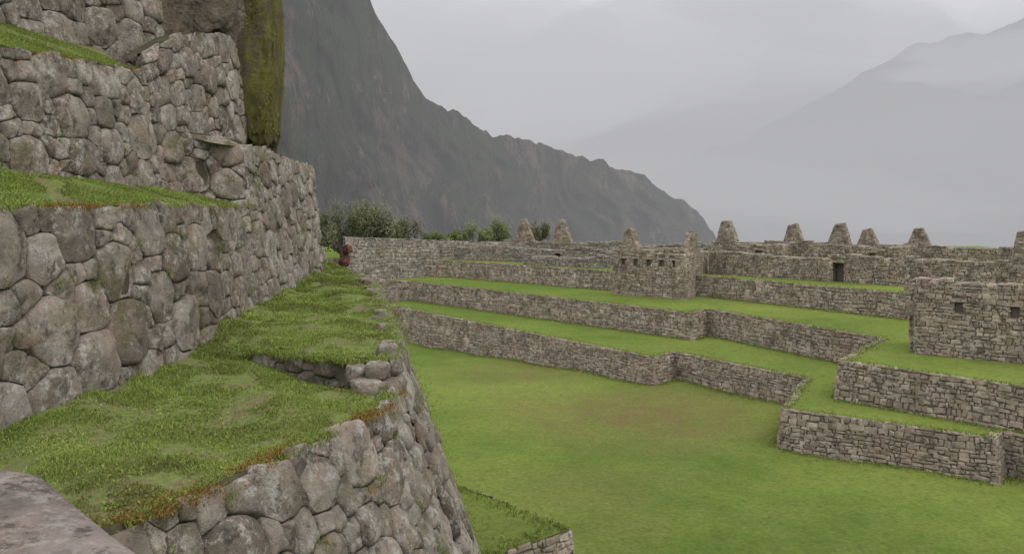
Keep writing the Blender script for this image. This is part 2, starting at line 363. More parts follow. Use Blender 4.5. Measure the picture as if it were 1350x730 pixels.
mb=MB(); boulder(mb,(-7.6,18.9,3.6),(3.0,3.0,6.6),.2,31,6,.42,.12,.4,rough=.025); boulder(mb,(-6.8,18.3,5.9),(2.2,1.6,5.4),.3,33,6,.4,.12,.6,rough=.025)
boulder(mb,(-6.2,18.7,3.8),(1.4,1.4,5.8),.2,37,6,.42,.12,.8,rough=.03); mb.build('rock_face',M['outcrop'],th)
mb=MB(); v1=boulder(mb,(-5.75,19.1,3.1),(1.45,1.9,4.4),.1,35,6,.55,.06,.5,rough=.04); v2=boulder(mb,(-5.98,19.0,5.2),(1.4,1.8,4.6),.2,36,6,.5,.08,.5,rough=.04); mb.build('moss_cover',M['moss'],th)
v=np.concatenate([v1,v2]); v=v[(v[:,0]>-6.2)&(v[:,2]<7)&(v[:,2]>1.5)&(v[:,1]<19.4)]; q=v[rng.integers(0,len(v),16000)]+rng.normal(0,.025,(16000,3)); k=nz(q[:,0]*2+q[:,1],q[:,2],1.5,4)+(q[:,0]+5.6)*.5>.08; q=q[k]
o=blades('moss_tufts',q,.025+.03*rng.random(len(q)),.018,np.clip(rng.normal(.55,.22,len(q)),0,1),M['greenmoss'],1.3,up=np.array([.2,-.5,-.9]),parent=th,seed=40); o['kind']='stuff'
recentre(th)
# ---------------------------------------------------------------- near ledge ground sheets
lx=lambda Y:np.interp(Y,[p[1] for p in N1]+[26],[p[0] for p in N1]+[-5.5])
FTa=FT[:-1]+FT2
rx=lambda Y:np.interp(Y,[p[1] for p in FTa],[p[0] for p in FTa])
ys=lambda x:9.95+(-1.5-x)*.78
def zT(x,Y):
    rw=np.clip((-2.9-x)*1.3,0,1.2)+.001
    z=-2.05+.27*np.clip((Y-ys(x)+rw*.15)/rw,0,1)
    l=lx(Y); z=z+.07*np.exp(-np.maximum(x-l,0)/.4)
    return z+.03*np.sin(x*3.1+Y*1.7)+.025*np.sin(x*1.3-Y*2.9)+.02*np.sin(x*6.3+Y*4.1+2*np.sin(Y*1.9))
def strip(name,yA,yB,up,mat,lab):
    ns,nt=40,70; V=[]
    for i in range(nt):
        for j in range(ns):
            s=j/(ns-1); t_=i/(nt-1); y=yA+(yB-yA)*t_; 
            for _ in range(6):
                x=lx(y)-.1+(rx(y)-.06-(lx(y)-.1))*s
                if up: y=(ys(x)+.03)*(1-t_)+yB*t_
                else: y=yA*(1-t_)+(ys(x)+.02)*t_
            z=float(zT(np.float64(x),np.float64(y+(.01 if up else -.02)))); V.append((x,y,z))
    mb=MB(); mb.add(V,[(i*ns+j,i*ns+j+1,(i+1)*ns+j+1,(i+1)*ns+j) for i in range(nt-1) for j in range(ns-1)])
    o=mb.build(name,mat); o['kind']='structure'; tag(o,lab,'ground')
strip('ground',4.2,10,False,M['soil'],'earth of the nearest grass terrace between the left wall and the front wall')
strip('ground',10,25.4,True,M['soil'],'earth of the raised grass patch beyond the stone step')
def ledge(name,e0,e1,lab,n=8):
    V=[];m=len(e0)
    for a,b_ in zip(e0,e1):
        for k in range(n):
            s=k/(n-1); V.append(tuple(a[i]+(b_[i]-a[i])*s+(.04*math.sin(a[1]*2+k) if i==2 else 0) for i in range(3)))
    mb=MB(); mb.add(V,[(i*n+k,(i+1)*n+k,(i+1)*n+k+1,i*n+k+1)[::-1] for i in range(m-1) for k in range(n-1)])
    o=mb.build(name,M['soil']); o['kind']='structure'; tag(o,lab,'ground'); return np.array(e0),np.array(e1)
Ys=[5,6.5,8,9.5,11,12.5,14,15.5]
L2=ledge('ground',[(lx(y)-.36,y,-.04) for y in Ys],[(np.interp(y,[6,8.2,9.7,12.5,15],[-5.9,-5.6,-5.5,-5.42,-5.35])-.05,y,np.interp(y,[10,15],[.38,.2])) for y in Ys],'earth of the second grass ledge on the left')
Ys=[7,8.5,10,11.2,12.2,13.7]
L3=ledge('ground',[(np.interp(y,[6,8.2,9.7,12.5],[-5.9,-5.6,-5.5,-5.42])-.32,y,np.interp(y,[6,8.2,9.7,12.2,13.7],[1.66,1.7,1.76,1.92,2.07])) for y in Ys],[(np.interp(y,[8,11,13.2,15.8],[-7.3,-6.9,-6.5,-6.15])-.1,y,np.interp(y,[8,13.7],[2.5,2.42])) for y in Ys],'earth of the third grass ledge at the upper left')
Ys=[14.6,16,17,18.5,20,22,23.6]
L4=ledge('ground',[(np.interp(y,[p[1] for p in N1],[p[0] for p in N1])-.46,y,1.02) for y in Ys],[(-6.6,y+.3,1.35) for y in Ys],'earth on top of the rounded left wall below the outcrop')
# ---------------------------------------------------------------- grass
def sampT(n,yA,yB,pw=1.6,seed=3):
    r=np.random.default_rng(seed); Y=yA+(yB-yA)*r.random(n)**pw; s=r.random(n); l=lx(Y)-.02; R_=rx(Y)-.03; x=l+(R_-l)*s
    return x,Y,zT(x,Y)
x,Y,z=sampT(290000,4.3,25,1.7); nn=nz(x,Y,.9)
dens=nz(x,Y,2.3,5); keep=dens>-.27+.35*rng.random(len(x)); x,Y,z,nn,dens=[a[keep] for a in (x,Y,z,nn,dens)]
ln=(.011+.021*rng.random(len(x)))*(1+1.1*np.clip(dens,-.3,.8))*np.where(rng.random(len(x))<.02,2.3,1)
d_=np.minimum(np.abs(x-lx(Y)),2); ln=ln*(1+.7*np.exp(-d_/.25))*(1+.035*(Y-5))
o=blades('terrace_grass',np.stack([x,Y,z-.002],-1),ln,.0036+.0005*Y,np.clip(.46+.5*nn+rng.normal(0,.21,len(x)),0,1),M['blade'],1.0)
tag(o,'short grass and weeds covering the foreground terrace','grass','stuff')
x,Y,z=sampT(15000,4.6,16,1.5,9); k=nz(x,Y,1.5,9)>.05; x,Y,z=x[k],Y[k],z[k]
o=blades('clover_weeds',np.stack([x,Y,z+.008],-1),.018+.018*rng.random(len(x)),.012+.008*rng.random(len(x)),np.clip(rng.normal(.5,.15,len(x)),0,1),M['blade'],1.3,seed=4)
tag(o,'low leafy weeds growing among the foreground terrace grass','weeds','stuff')
def sampL(L,n,seed,pw=1):
    r=np.random.default_rng(seed); e0,e1=L; t_=r.random(n)*(len(e0)-1); i=t_.astype(int); f=(t_-i)[:,None]; a=e0[i]*(1-f)+e0[i+1]*f; b=e1[i]*(1-f)+e1[i+1]*f
    s=(r.random(n)**pw)[:,None]; return a*(1-s)+b*s
for L,n,lab,sd in ((L2,46000,'grass on the second ledge of the left terraces',1),(L3,34000,'grass on the third ledge at the upper left',2),(L4,20000,'grass tufts along the top of the rounded left wall',3)):
    p=sampL(L,n,sd,1.3); q=nz(p[:,0],p[:,1],1.1,sd); k=q>(-.3 if sd<3 else -.05); p,q=p[k],q[k]
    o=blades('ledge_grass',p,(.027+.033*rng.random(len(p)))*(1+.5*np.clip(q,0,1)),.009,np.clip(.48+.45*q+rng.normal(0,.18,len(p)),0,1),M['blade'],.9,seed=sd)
    tag(o,lab,'grass','stuff')
def edgefr(e,n,w,dz,seed,thr):
    r=np.random.default_rng(seed); e=np.array(e,float); t_=r.random(n)*(len(e)-1); i=t_.astype(int); f=(t_-i)[:,None]; p=e[i]*(1-f)+e[i+1]*f
    p=p+np.stack([r.normal(0,w,n)+.02,r.normal(0,w,n),r.normal(dz,.02,n)],-1); k=nz(p[:,0],p[:,1],1.6,seed)>thr; return p[k]
pts=np.concatenate([edgefr(L2[0],22000,.08,.015,1,.08),edgefr(L3[0],4000,.07,.0,2,.1),edgefr([(a-.05,b_,-2.0) for a,b_ in FT],20000,.08,.012,3,.12)])
o=blades('dry_moss',pts,.011+.016*rng.random(len(pts)),.010,rng.random(len(pts)),M['mossblade'],1.2,seed=8); tag(o,'orange and brown dry moss along the tops of the left walls','moss','stuff')
pts=np.concatenate([edgefr(L2[0],11000,.07,.01,11,-.05),edgefr([(a-.06,b_,-2.0) for a,b_ in FT],8000,.05,.0,13,.0),edgefr([(a-.05,b_,-1.75) for a,b_ in FT2],10000,.06,.0,14,-.2),edgefr([(-3.6,11.55,-1.84),(-2.4,10.6,-1.8),(-1.8,10.1,-1.77)],12000,.07,-.02,4,-.08)])
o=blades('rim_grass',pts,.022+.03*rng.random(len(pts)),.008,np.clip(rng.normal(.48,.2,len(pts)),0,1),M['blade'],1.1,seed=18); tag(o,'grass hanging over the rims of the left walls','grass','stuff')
P_=[]
for info,n,sd in ((infoN1[0],34,1),(infoN1b[0],34,2),(infoN2[0],24,3),(infoF[0],32,4),(infoF2[0],200,5)):
    S,N,L,H=info; r=np.random.default_rng(sd+50)
    for k in range(n):
        u=np.array([r.uniform(0,L)]); v=np.array([r.uniform(.1,1)*H]); c=(S(u,v)+N(u,v)*.02)[0]; m=int(r.integers(25,80))
        P_.append(c+r.normal(0,.04 if sd<5 else .1,(m,3)))
P_=np.concatenate(P_)
o=blades('wall_weeds',P_,.03+.05*rng.random(len(P_)),.009,np.clip(rng.normal(.42,.2,len(P_)),0,1),M['blade'],1.1,up=np.array([.25,-.2,-.1]),seed=12); tag(o,'little tufts of weed sprouting from the joints of the near walls','weeds','stuff')
# ---------------------------------------------------------------- plaza lawn and terraces
def lawnz(x,Y):
    t_=np.clip((Y-48)/27,0,1); return -9.98-1.15*t_*t_*(3-2*t_)*1.0+.06*np.sin(x*.35+Y*.21)+.05*np.sin(x*.8-Y*.5)
gx=np.arange(-16,50,.6); gy=np.arange(13,84,.6); X,YY=np.meshgrid(gx,gy,indexing='ij'); Z=lawnz(X,YY)
mb=MB(); ny=len(gy); mb.add(np.stack([X,YY,Z],-1).reshape(-1,3),[(i*ny+j,(i+1)*ny+j,(i+1)*ny+j+1,i*ny+j+1) for i in range(len(gx)-1) for j in range(ny-1)])
o=mb.build('lawn',M['lawn']); o['kind']='structure'; tag(o,'broad green lawn of the sunken plaza','lawn')
def poly(name,pts,z,lab,mat='tgrass'):
    bm=bmesh.new(); vs=[bm.verts.new((x,y,z)) for x,y in pts]; f=bm.faces.new(vs); bm.normal_update()
    if f.normal.z<0: bmesh.ops.reverse_faces(bm,faces=[f])
    bmesh.ops.triangulate(bm,faces=bm.faces[:]); me=bpy.data.meshes.new(name); bm.to_mesh(me); bm.free(); me.materials.append(M[mat])
    o=bpy.data.objects.new(name,me); COL.objects.link(o); o['kind']='structure'; tag(o,lab,'ground')
Z1,Z2,Z3=-8.45,-6.8,-5.3
A=G(515,403,Z1);B=G(862,472,Z1);E=G(890,465,Z1);Cb=(14.2,43.2);C=G(1030,540,Z1);D=G(1312,579,Z1);D1=G(1322,570,Z1);D2=G(1460,600,Z1)
poly('terrace',[(-30,79),A,B,E,Cb,C,D,D1,D2,(60,24),(60,112),(-30,112)],Z1,'lowest grass terrace bordering the plaza lawn')
a2=G(540,371,Z2);b2=G(912,413,Z2);e2=G(932,408,Z2);f2=G(1160,446,Z2);c2=G(1105,476,Z2);d2=G(1350,511,Z2);d3=G(1500,530,Z2)
poly('terrace',[(-30,83),a2,b2,e2,f2,c2,d2,d3,(60,28),(60,113),(-30,113)],Z2,'middle grass terrace widening around the stone house at right')
a3=G(590,344,Z3);b3=G(806,358,Z3);e3=G(940,365,Z3);f3=G(1200,388,Z3);g3=G(1420,393,Z3)
poly('terrace',[(-30,90),a3,b3,e3,f3,g3,(60,47),(60,114),(-30,114)],Z3,'upper terrace on which the ruined houses stand')
z0=-8.0; q0=G(600,638,z0);q1=G(753,697,z0);q2=G(668,728,z0);q3=G(560,775,z0)
poly('terrace',[(-9,28),(-3.6,28.4),q0,q1,q2,q3,(-4,9),(-9,9)],z0+.02,'small lower lawn corner just below the foreground wall')
def far_wall(label,pts,ztop,zb,mat='far',name='terrace_wall',rh=.18,w=.3,zt=None,batter=.1,cat='stone wall',cop=True):
    th=thing(name,label,cat); mb=MB(); bk=MB(); rg=random.Random(len(label)*7+int(abs(pts[0][0])*13))
    zt=zt or [ztop]*len(pts); mt=mitre(pts); k=.3; s=.035
    zbs=[zb(p) if callable(zb) else zb for p in pts]
    def at(i,d,z): return (pts[i][0]+mt[i][0]*d,pts[i][1]+mt[i][1]*d,z)
    for i in range(len(pts)-1):
        j=i+1; ha=(zt[i]-zbs[i])*batter; hb=(zt[j]-zbs[j])*batter
        stone_quad(mb,at(i,ha,zbs[i]),at(j,hb,zbs[j]),at(j,0,zt[j]),at(i,0,zt[i]),rh,w,.028,rg=rg)
        if cop: stone_quad(mb,at(i,0,zt[i]+.035),at(j,0,zt[j]+.035),at(j,-k,zt[j]+.02),at(i,-k,zt[i]+.02),.3,w*1.2,.025,rg=rg)
        bk.add([at(i,ha-s,zbs[i]),at(j,hb-s,zbs[j]),at(j,-s,zt[j]-.01),at(i,-s,zt[i]-.01),at(j,-.5,zt[j]-.01),at(i,-.5,zt[i]-.01)],[(0,1,2,3),(3,2,4,5)])
    mb.build('stone_facing',M[mat],th,False); bk.build('rubble_core',M['fcore'],th,False); recentre(th)
lz=lambda p: float(lawnz(p[0],p[1]))-.15
far_wall('long lowest terrace wall along the far side of the plaza lawn, left of the recess',[A,B,E],Z1,lz)
far_wall('lowest terrace wall inside the recess, right of the long plaza wall',[E,Cb],Z1,lz)
far_wall('nearest right-hand plaza wall, a projecting block with a grass top',[Cb,C,D,D1],Z1,lz)
far_wall('short plaza wall piece at the right edge, set back from the projecting block',[D1,D2],Z1,lz)
far_wall('long middle terrace wall, left of the recess, second tier above the lawn',[(-30,83),a2,b2,e2],Z2,Z1-.1)
far_wall('middle terrace wall inside the recess, second tier above the lawn',[e2,f2],Z2,Z1-.1)
far_wall('right-hand second tier wall below the stone house with two small windows',[f2,c2,d2,d3],Z2,Z1-.1)
far_wall('third tier wall behind and left of the small house with a row of windows',[(-30,90),a3,b3,e3],Z3,Z2-.1)
far_wall('third tier wall right of the small house with a row of windows',[e3,f3,g3],Z3,Z2-.1)
far_wall('short tall wall piece at the far left end of the plaza terraces',[(-17,70.5),(-11.3,74.6),(-10.0,78)],-7.2,-11.3,'farcool',zt=[-6.9,-7.1,-7.2])
bl=[P(455,313,77),P(600,318,88),P(700,322,95)]
far_wall('high grey retaining wall at the back left below the bushes',[(p[0],p[1]) for p in bl],0,-7.,'farcool',zt=[p[2] for p in bl],rh=.24,w=.4)
far_wall('low wall around the small lower lawn corner below the foreground wall',[q3,q2,q1,q0],z0,-10.3,cop=False)
r=np.random.default_rng(77); FR=[]
for pts,zz in (([A,B,E,Cb,C,D,D1,D2],Z1),([a2,b2,e2,f2,c2,d2,d3],Z2),([a3,b3],Z3),([e3,f3,g3],Z3),([q3,q2,q1,q0],z0)):
    for p,q in zip(pts[:-1],pts[1:]):
        p=np.array(p);q=np.array(q); l=np.linalg.norm(q-p); n=int(l*90); d=(q-p)/l; nv=np.array([-d[1],d[0]])
        s=r.random(n)*l; w=np.abs(r.normal(0,.25,n))+.02; xy=p+s[:,None]*d+w[:,None]*nv
        k=nz(xy[:,0],xy[:,1],.7,3)>-.25-.5*r.random(n); xy=xy[k]
        FR.append(np.c_[xy,np.full(len(xy),zz+.02)])
FR=np.concatenate(FR)
o=blades('edge_grass',FR,.06+.09*r.random(len(FR)),.04,np.clip(r.normal(.38,.17,len(FR)),0,1),M['blade'],.9,seed=5); tag(o,'ragged grass along the rims of the plaza terraces','grass','stuff')
FT_=[]
for pts,zf in (([A,B,E,Cb,C,D,D1,D2],None),([a2,b2,e2,f2,c2,d2,d3],Z1),([a3,b3],Z2),([e3,f3,g3],Z2)):
    for p,q in zip(pts[:-1],pts[1:]):
        p=np.array(p);q=np.array(q); l=np.linalg.norm(q-p); n=int(l*60); d=(q-p)/l; nv=np.array([d[1],-d[0]])
        s=r.random(n)*l; w=np.abs(r.normal(0,.2,n))+.17; xy=p+s[:,None]*d+w[:,None]*nv
        zz=lawnz(xy[:,0],xy[:,1]) if zf is None else np.full(n,zf); FT_.append(np.c_[xy,zz])
FT_=np.concatenate(FT_); o=blades('foot_grass',FT_,.07+.1*r.random(len(FT_)),.04,np.clip(r.normal(.35,.13,len(FT_)),0,1),M['blade'],.8,seed=6); tag(o,'longer grass growing at the foot of the terrace walls','grass','stuff')
# ---------------------------------------------------------------- ruined houses
def along(p0,p1,px):
    k=(px-675)/F; dx,dy=p1[0]-p0[0],p1[1]-p0[1]; t_=(k*p0[1]-p0[0])/(dx-k*dy); return t_*math.hypot(dx,dy)
class Wall:
    def __init__(s,p0,p1,z0,z1,th=.8):
        s.p0,s.p1,s.z0,s.z1,s.th=p0,p1,z0,z1,th; s.L=math.hypot(p1[0]-p0[0],p1[1]-p0[1]); s.U=((p1[0]-p0[0])/s.L,(p1[1]-p0[1])/s.L); s.N=(s.U[1],-s.U[0])
    def pt(s,a,b,z): return (s.p0[0]+s.U[0]*a-s.N[0]*b,s.p0[1]+s.U[1]*a-s.N[1]*b,z)
    def box(s,mb,a0,a1,b0,b1,z0,z1,t=.5):
        V=[s.pt(a,b,z) for z in (z0,z1) for a,b in ((a0,b0),(a1,b0),(a1,b1),(a0,b1))]
        mb.add(V,[(0,1,5,4),(1,2,6,5),(2,3,7,6),(3,0,4,7),(4,5,6,7),(3,2,1,0)],t)
    def masonry(s,holes,rg,mb,bk,rh=.16,w=.27):
        z0,z1,L,th=s.z0,s.z1,s.L,s.th
        stone_quad(mb,s.pt(0,0,z0),s.pt(L,0,z0),s.pt(L,0,z1),s.pt(0,0,z1),rh,w,.026,[(h[0],h[1],h[2]-z0,h[3]-z0) for h in holes],rg)
        stone_quad(mb,s.pt(0,th,z0),s.pt(0,0,z0),s.pt(0,0,z1),s.pt(0,th,z1),rh,w,.026,rg=rg)
        stone_quad(mb,s.pt(L,0,z0),s.pt(L,th,z0),s.pt(L,th,z1),s.pt(L,0,z1),rh,w,.026,rg=rg)
        u=0
        while u<L:
            ww=rg.uniform(.4,1.6); h=max(0,.1+.15*math.sin(u*.7+z1*5)+rg.uniform(-.1,.12))
            if h>.05 and u+ww<=L+.3:
                u1=min(u+ww,L); s.box(bk,u+.03,u1-.03,.04,th-.04,z1-.05,z1+h-.02)
                stone_quad(mb,s.pt(u,0,z1),s.pt(u1,0,z1),s.pt(u1,0,z1+h),s.pt(u,0,z1+h),.17,.3,.025,rg=rg)
                stone_quad(mb,s.pt(u,0,z1+h),s.pt(u1,0,z1+h),s.pt(u1,th,z1+h),s.pt(u,th,z1+h),.3,.4,.025,rg=rg)
            u+=ww
        stone_quad(mb,s.pt(0,0,z1),s.pt(L,0,z1),s.pt(L,th,z1),s.pt(0,th,z1),.3,.45,.025,rg=rg)
        xs=sorted({0,L,*[h[0] for h in holes],*[h[1] for h in holes]})
        for x0,x1 in zip(xs[:-1],xs[1:]):
            hs=[h for h in holes if h[0]<=x0+1e-6 and h[1]>=x1-1e-6]
            if not hs: s.box(bk,x0,x1,.03,th,z0,z1)
            else:
                h=hs[0]; dp=h[4]
                if h[2]>z0+.02: s.box(bk,x0,x1,.03,th,z0,h[2])
                s.box(bk,x0,x1,.03,th,h[3],z1)
                if dp<th: s.box(bk,x0,x1,dp,th,h[2],h[3])
def gable(W_,root,a,w,h,wt=.5):
    rg=random.Random(int(a*100)+int(w*77)); mb=MB(); z1=W_.z1-.02; zt=z1+h; th=W_.th*.95; sh=rg.uniform(-.1,.1)*w; bw=rg.uniform(.0,.16)
    bl_=[W_.pt(a-w/2,.0,z1),W_.pt(a+w/2,.0,z1),W_.pt(a+w/2,th,z1),W_.pt(a-w/2,th,z1)]
    tp=[W_.pt(a-wt/2+sh,.04,zt-bw),W_.pt(a+wt/2+sh,.04,zt),W_.pt(a+wt/2+sh,th-.04,zt),W_.pt(a-wt/2+sh,th-.04,zt-bw)]
    for k in range(4):
        k2=(k+1)%4; stone_quad(mb,bl_[k],bl_[k2],tp[k2],tp[k],.17,.29,.03,rg=rg,tb=-.15)
    stone_quad(mb,tp[0],tp[1],tp[2],tp[3],.3,.35,.03,rg=rg)
    mb.add(bl_+tp,[(k,(k+1)%4,4+(k+1)%4,4+k) for k in range(4)]+[(4,5,6,7)],.2)
    mb.build('gable',M['far'],root,False)
def ruin(label,walls,name='ruined_house',cat='ruin',mat='far'):
    root=thing(name,label,cat)
    for (p0,p1,za,zb_,holes,gabs) in walls:
        W_=Wall(p0,p1,za,zb_); rg=random.Random(int(p0[0]*31+p1[1]*17)); mb=MB();bk=MB(); H_=[]
        for (px,w,zl,zh,kind) in holes:
            a=along(p0,p1,px); H_.append((a-w/2,a+w/2,zl,zh,.24 if kind=='niche' else W_.th))
        W_.masonry(H_,rg,mb,bk); mb.build('wall_stones',M[mat],root,False); bk.build('wall_core',M['fcore'],root,False)
        for hh,(px,w,zl,zh,kind) in zip(H_,holes):
            m2=MB(); W_.box(m2,hh[0]-.15,hh[1]+.15,-.035,.2,zh-.02,zh+.13,.6); m2.build('lintel',M[mat],root,False)
            m3=MB(); W_.box(m3,hh[0]+.01,hh[1]-.01,.22 if kind=='niche' else W_.th-.12,.235 if kind=='niche' else W_.th-.1,zl,zh,.2);  # thin dark panel stands in for the shade inside the opening
            m3.build('window' if kind!='door' else 'doorway',M['dark'],root,False)
        for g in gabs: gable(W_,root,along(p0,p1,g[0]),*g[1:])
    recentre(root); return root
h0=(7.67,67.4);h1=(12.5,63.6);h2=(15.6,69.8)
ruin('small roofless stone house with a row of small windows and a pointed gable, mid-terrace',[
 (h0,h1,Z2-.05,-3.6,[(px,.34,-4.5,-4.0,'niche') for px in (822,838,855,872,889)],[(829,1.7,1.8,.45)]),
 (h1,h2,Z2-.05,-3.75,[],[(918,1.5,1.7,.4)]),((8.6,71.5),(15.2,70.6),Z2,-3.5,[],[])])
r0=G(1205,466,Z2);r1=(23.6,36.6)
ruin('stone house with two small windows at the right edge on the widened middle terrace',[
 ((20.15,43.5),(r0[0]+.12,r0[1]+.75),Z2-.05,-3.7,[],[]),
 (r0,r1,Z2-.05,-3.65,[(1264,.34,-4.8,-4.3,'niche'),(1338,.34,-4.85,-4.35,'niche')],[])])
m0=P(935,0,68)[:2];m1=P(1203,0,57.5)[:2]
ruin('long ruined wall with a dark doorway above the recessed terraces',[(m0,m1,Z3-.05,-3.75,[(1105,.75,Z3-.03,-3.95,'door')],[])],'ruined_wall')
n0=P(938,0,76)[:2];n1=P(1362,0,62)[:2]
ruin('longest back wall crowned by five gable stumps along the skyline',[(n0,n1,Z3-.05,-3.15,[],[(957,1.8,1.8,.65),(1045,1.65,1.65,.6),(1105,1.75,1.7,.65),(1143,1.6,1.35,.5),(1211,1.7,1.4,.55)])],'ruined_wall')
s0=P(1192,0,53)[:2];s1=P(1400,0,47)[:2]
ruin('ruined wall behind the right-hand stone house, with one gable at the right edge',[(s0,s1,Z3-.05,-3.25,[],[(1346,1.1,1.8,.4)])],'ruined_wall')
k0=P(598,0,86)[:2];k1=P(812,0,77)[:2]
ruin('low grey ruined wall left of the small house, in front of the twin gables',[(k0,k1,Z3-.05,-4.1,[(735,.5,Z3+.1,-4.35,'door')],[])],'ruined_wall',mat='farcool')
k0=P(640,0,96)[:2];k1=P(950,0,86)[:2]
ruin('back wall with two tall pointed gables left of the small house',[(k0,k1,Z3-.05,-4.0,[],[(690,2.3,2.5,.5),(740,2.2,2.5,.45)])],'ruined_wall',mat='farcool')
ruin('small roofless room between the first and second skyline gables, in front of the back wall',[
 (P(972,0,72)[:2],P(1030,0,70)[:2],Z3-.05,-3.35,[(1000,.5,-4.3,-3.6,'niche')],[]),(P(1030,0,69.9)[:2],P(1052,0,73)[:2],Z3-.05,-3.2,[],[])])
ruin('small roofless room right of the dark doorway below the paired gables',[
 (P(1122,0,66.5)[:2],P(1185,0,64)[:2],Z3-.05,-3.3,[(1150,.45,-4.0,-3.5,'niche')],[]),(P(1185,0,63.9)[:2],P(1207,0,66.5)[:2],Z3-.05,-3.1,[],[])])
ruin('low broken cross wall left of the small house above the third tier',[(P(690,0,78)[:2],P(800,0,74)[:2],Z3-.05,-4.55,[],[])],'ruined_wall',mat='farcool')
# ---------------------------------------------------------------- bushes
def bush(label,c,R,n,mat,seed,lobes=7,ls=.28,group=None,name='bush'):
    r=np.random.default_rng(seed); root=thing(name,label,name,group); root.location=c; LP=[];TT=[]
    m=MB()
    for k in range(lobes):
        a=r.uniform(0,6.28); rr_=r.uniform(.15,.9); hh=r.uniform(.25,.9)*(1-.3*rr_); cc=np.array([math.cos(a)*rr_*R[0],math.sin(a)*rr_*R[1],R[2]*hh]); s=np.array(R)*r.uniform(.13,.34)
        v=r.normal(size=(n//lobes,3)); v/=np.linalg.norm(v,axis=1)[:,None]; v*=r.uniform(.4,1.45,(len(v),1))
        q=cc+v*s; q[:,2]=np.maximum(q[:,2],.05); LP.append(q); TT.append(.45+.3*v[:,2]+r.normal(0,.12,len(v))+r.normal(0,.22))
        b0=np.array([0,0,-.4]); pts=[b0,cc*.5+np.array([0,0,-.1]),cc]
        for i in range(2):
            w0=.12*(1-i*.4); w1=.07*(1-i*.4); V=[]
            for p,w in ((pts[i],w0),(pts[i+1],w1)):
                for j in range(5): V.append(p+np.array([math.cos(j*1.2566)*w,math.sin(j*1.2566)*w,0]))
            m.add(V,[(j,(j+1)%5,5+(j+1)%5,5+j) for j in range(5)])
    m.build('trunk',M['bark'],root)
    LP=np.concatenate(LP);TT=np.concatenate(TT)
    blades('crown',LP,ls*r.uniform(.5,1.2,len(LP)),ls*.7,np.clip(TT,0,1),mat,1.3,parent=root,seed=seed,root=.9)
bush('tall olive green bush above the back left retaining wall, nearest the left wall corner',(-16.3,86,-4.6),(3.0,2.2,4.7),5600,M['leaf'],1,22,.21)
bush('loose olive bush with a ragged top, second above the back left wall',(-13.6,88,-4.6),(2.7,2.2,5.0),5600,M['leaf'],2,22,.21)
bush('olive bush tapering down to the right of the back left bush group',(-11.6,90,-4.4),(2.2,1.8,3.2),3400,M['leaf'],3,14,.21)
for i,(px,py,Yv,w,h,mt,lab) in enumerate([(592,306,104,2.2,1.4,'leaf2','low pale green shrub behind the high grey retaining wall'),(625,300,108,2.6,2.2,'leaf2','pale green shrub mound left of the twin gables'),(655,293,112,2.2,2.6,'leaf2','pale feathery shrub directly left of the first gable'),(708,296,106,1.7,2.0,'leaf','small olive round shrub between the twin gables'),(572,308,98,1.8,1.2,'leaf2','smallest pale shrub beside the olive bushes')]):
    c=P(px,py,Yv); bush(lab,(c[0],Yv,c[2]-h+.2-.9),(w,1.6,h+1.),2200,M[mt],10+i,12,.22,name='shrub')
# ---------------------------------------------------------------- terrain, mountains
gx=np.r_[np.linspace(-1500,-60,16),np.linspace(-50,120,30),np.linspace(160,3500,24)]; gy=np.r_[np.linspace(-60,110,18),np.linspace(118,500,40),np.linspace(560,7000,40)]
X,YY=np.meshgrid(gx,gy,indexing='ij')
Z=-13.5-np.clip(YY-116,0,400)*.8; Z=Z+np.clip(YY-116,0,200)/200*10*np.sin(X*.03)*np.sin(YY*.04)
mb=MB(); ny=len(gy); mb.add(np.stack([X,YY,Z],-1).reshape(-1,3),[(i*ny+j,(i+1)*ny+j,(i+1)*ny+j+1,i*ny+j+1) for i in range(len(gx)-1) for j in range(ny-1)])
o=mb.build('ground',M['valley']); o['kind']='structure'; tag(o,'ground falling away into the misty valley behind the ruins','ground')
def mountain(name,ridge,Df,foot,fz,step,rows,amp,fr,mat,lab,zs=.3,rn=.1,flute=1.):
    px=np.arange(ridge[0][0],ridge[-1][0]+.1,step); py=np.interp(px,[a for a,_ in ridge],[b for _,b in ridge]); n=len(px)
    V=np.zeros((n,rows+8,3))
    for i,(a,b_) in enumerate(zip(px,py)):
        D_=Df(a); R0=np.array(P(a,b_,D_)); R0[2]+=mn.fractal(Vector((R0[0]*fr*4,0,1.)),.9,2,5)*amp*rn
        F0=np.array([R0[0]*.96,D_-foot,fz])
        for j in range(rows+8):
            if j<rows: t_=j/(rows-1); p=F0*(1-t_)+R0*t_; p[1]=F0[1]+(R0[1]-F0[1])*(t_**1.3)
            else: k=(j-rows+1); p=R0+np.array([0,k*foot*.18,-k*foot*.12]); t_=1
            w=min(1,(1-t_)*2.6) if j<rows else 0
            wx=mn.noise(Vector((p[0]*fr*.8,p[2]*fr*1.4,2)))*1.1; sk=p[2]*fr*.35+wx
            d=mn.fractal(Vector((p[0]*fr+sk,p[1]*fr*.5,p[2]*fr*zs)),1,2,6)*amp+abs(mn.noise(Vector((p[0]*fr*2.3+7+sk,3,p[2]*fr*.35))))*amp*1.0*flute+abs(mn.noise(Vector((p[0]*fr*5+7+sk*2,8,p[2]*fr*1.6))))*amp*.7*flute
            p[1]-=d*w; p[0]+=mn.noise(Vector((p[0]*fr*2,p[2]*fr*2,5)))*amp*.12*w
            V[i,j]=p
    m=rows+8; mb=MB(); mb.add(V.reshape(-1,3),[(i*m+j,(i+1)*m+j,(i+1)*m+j+1,i*m+j+1) for i in range(n-1) for j in range(m-1)])
    o=mb.build(name,M[mat]); o['kind']='structure'; tag(o,lab,'mountain')
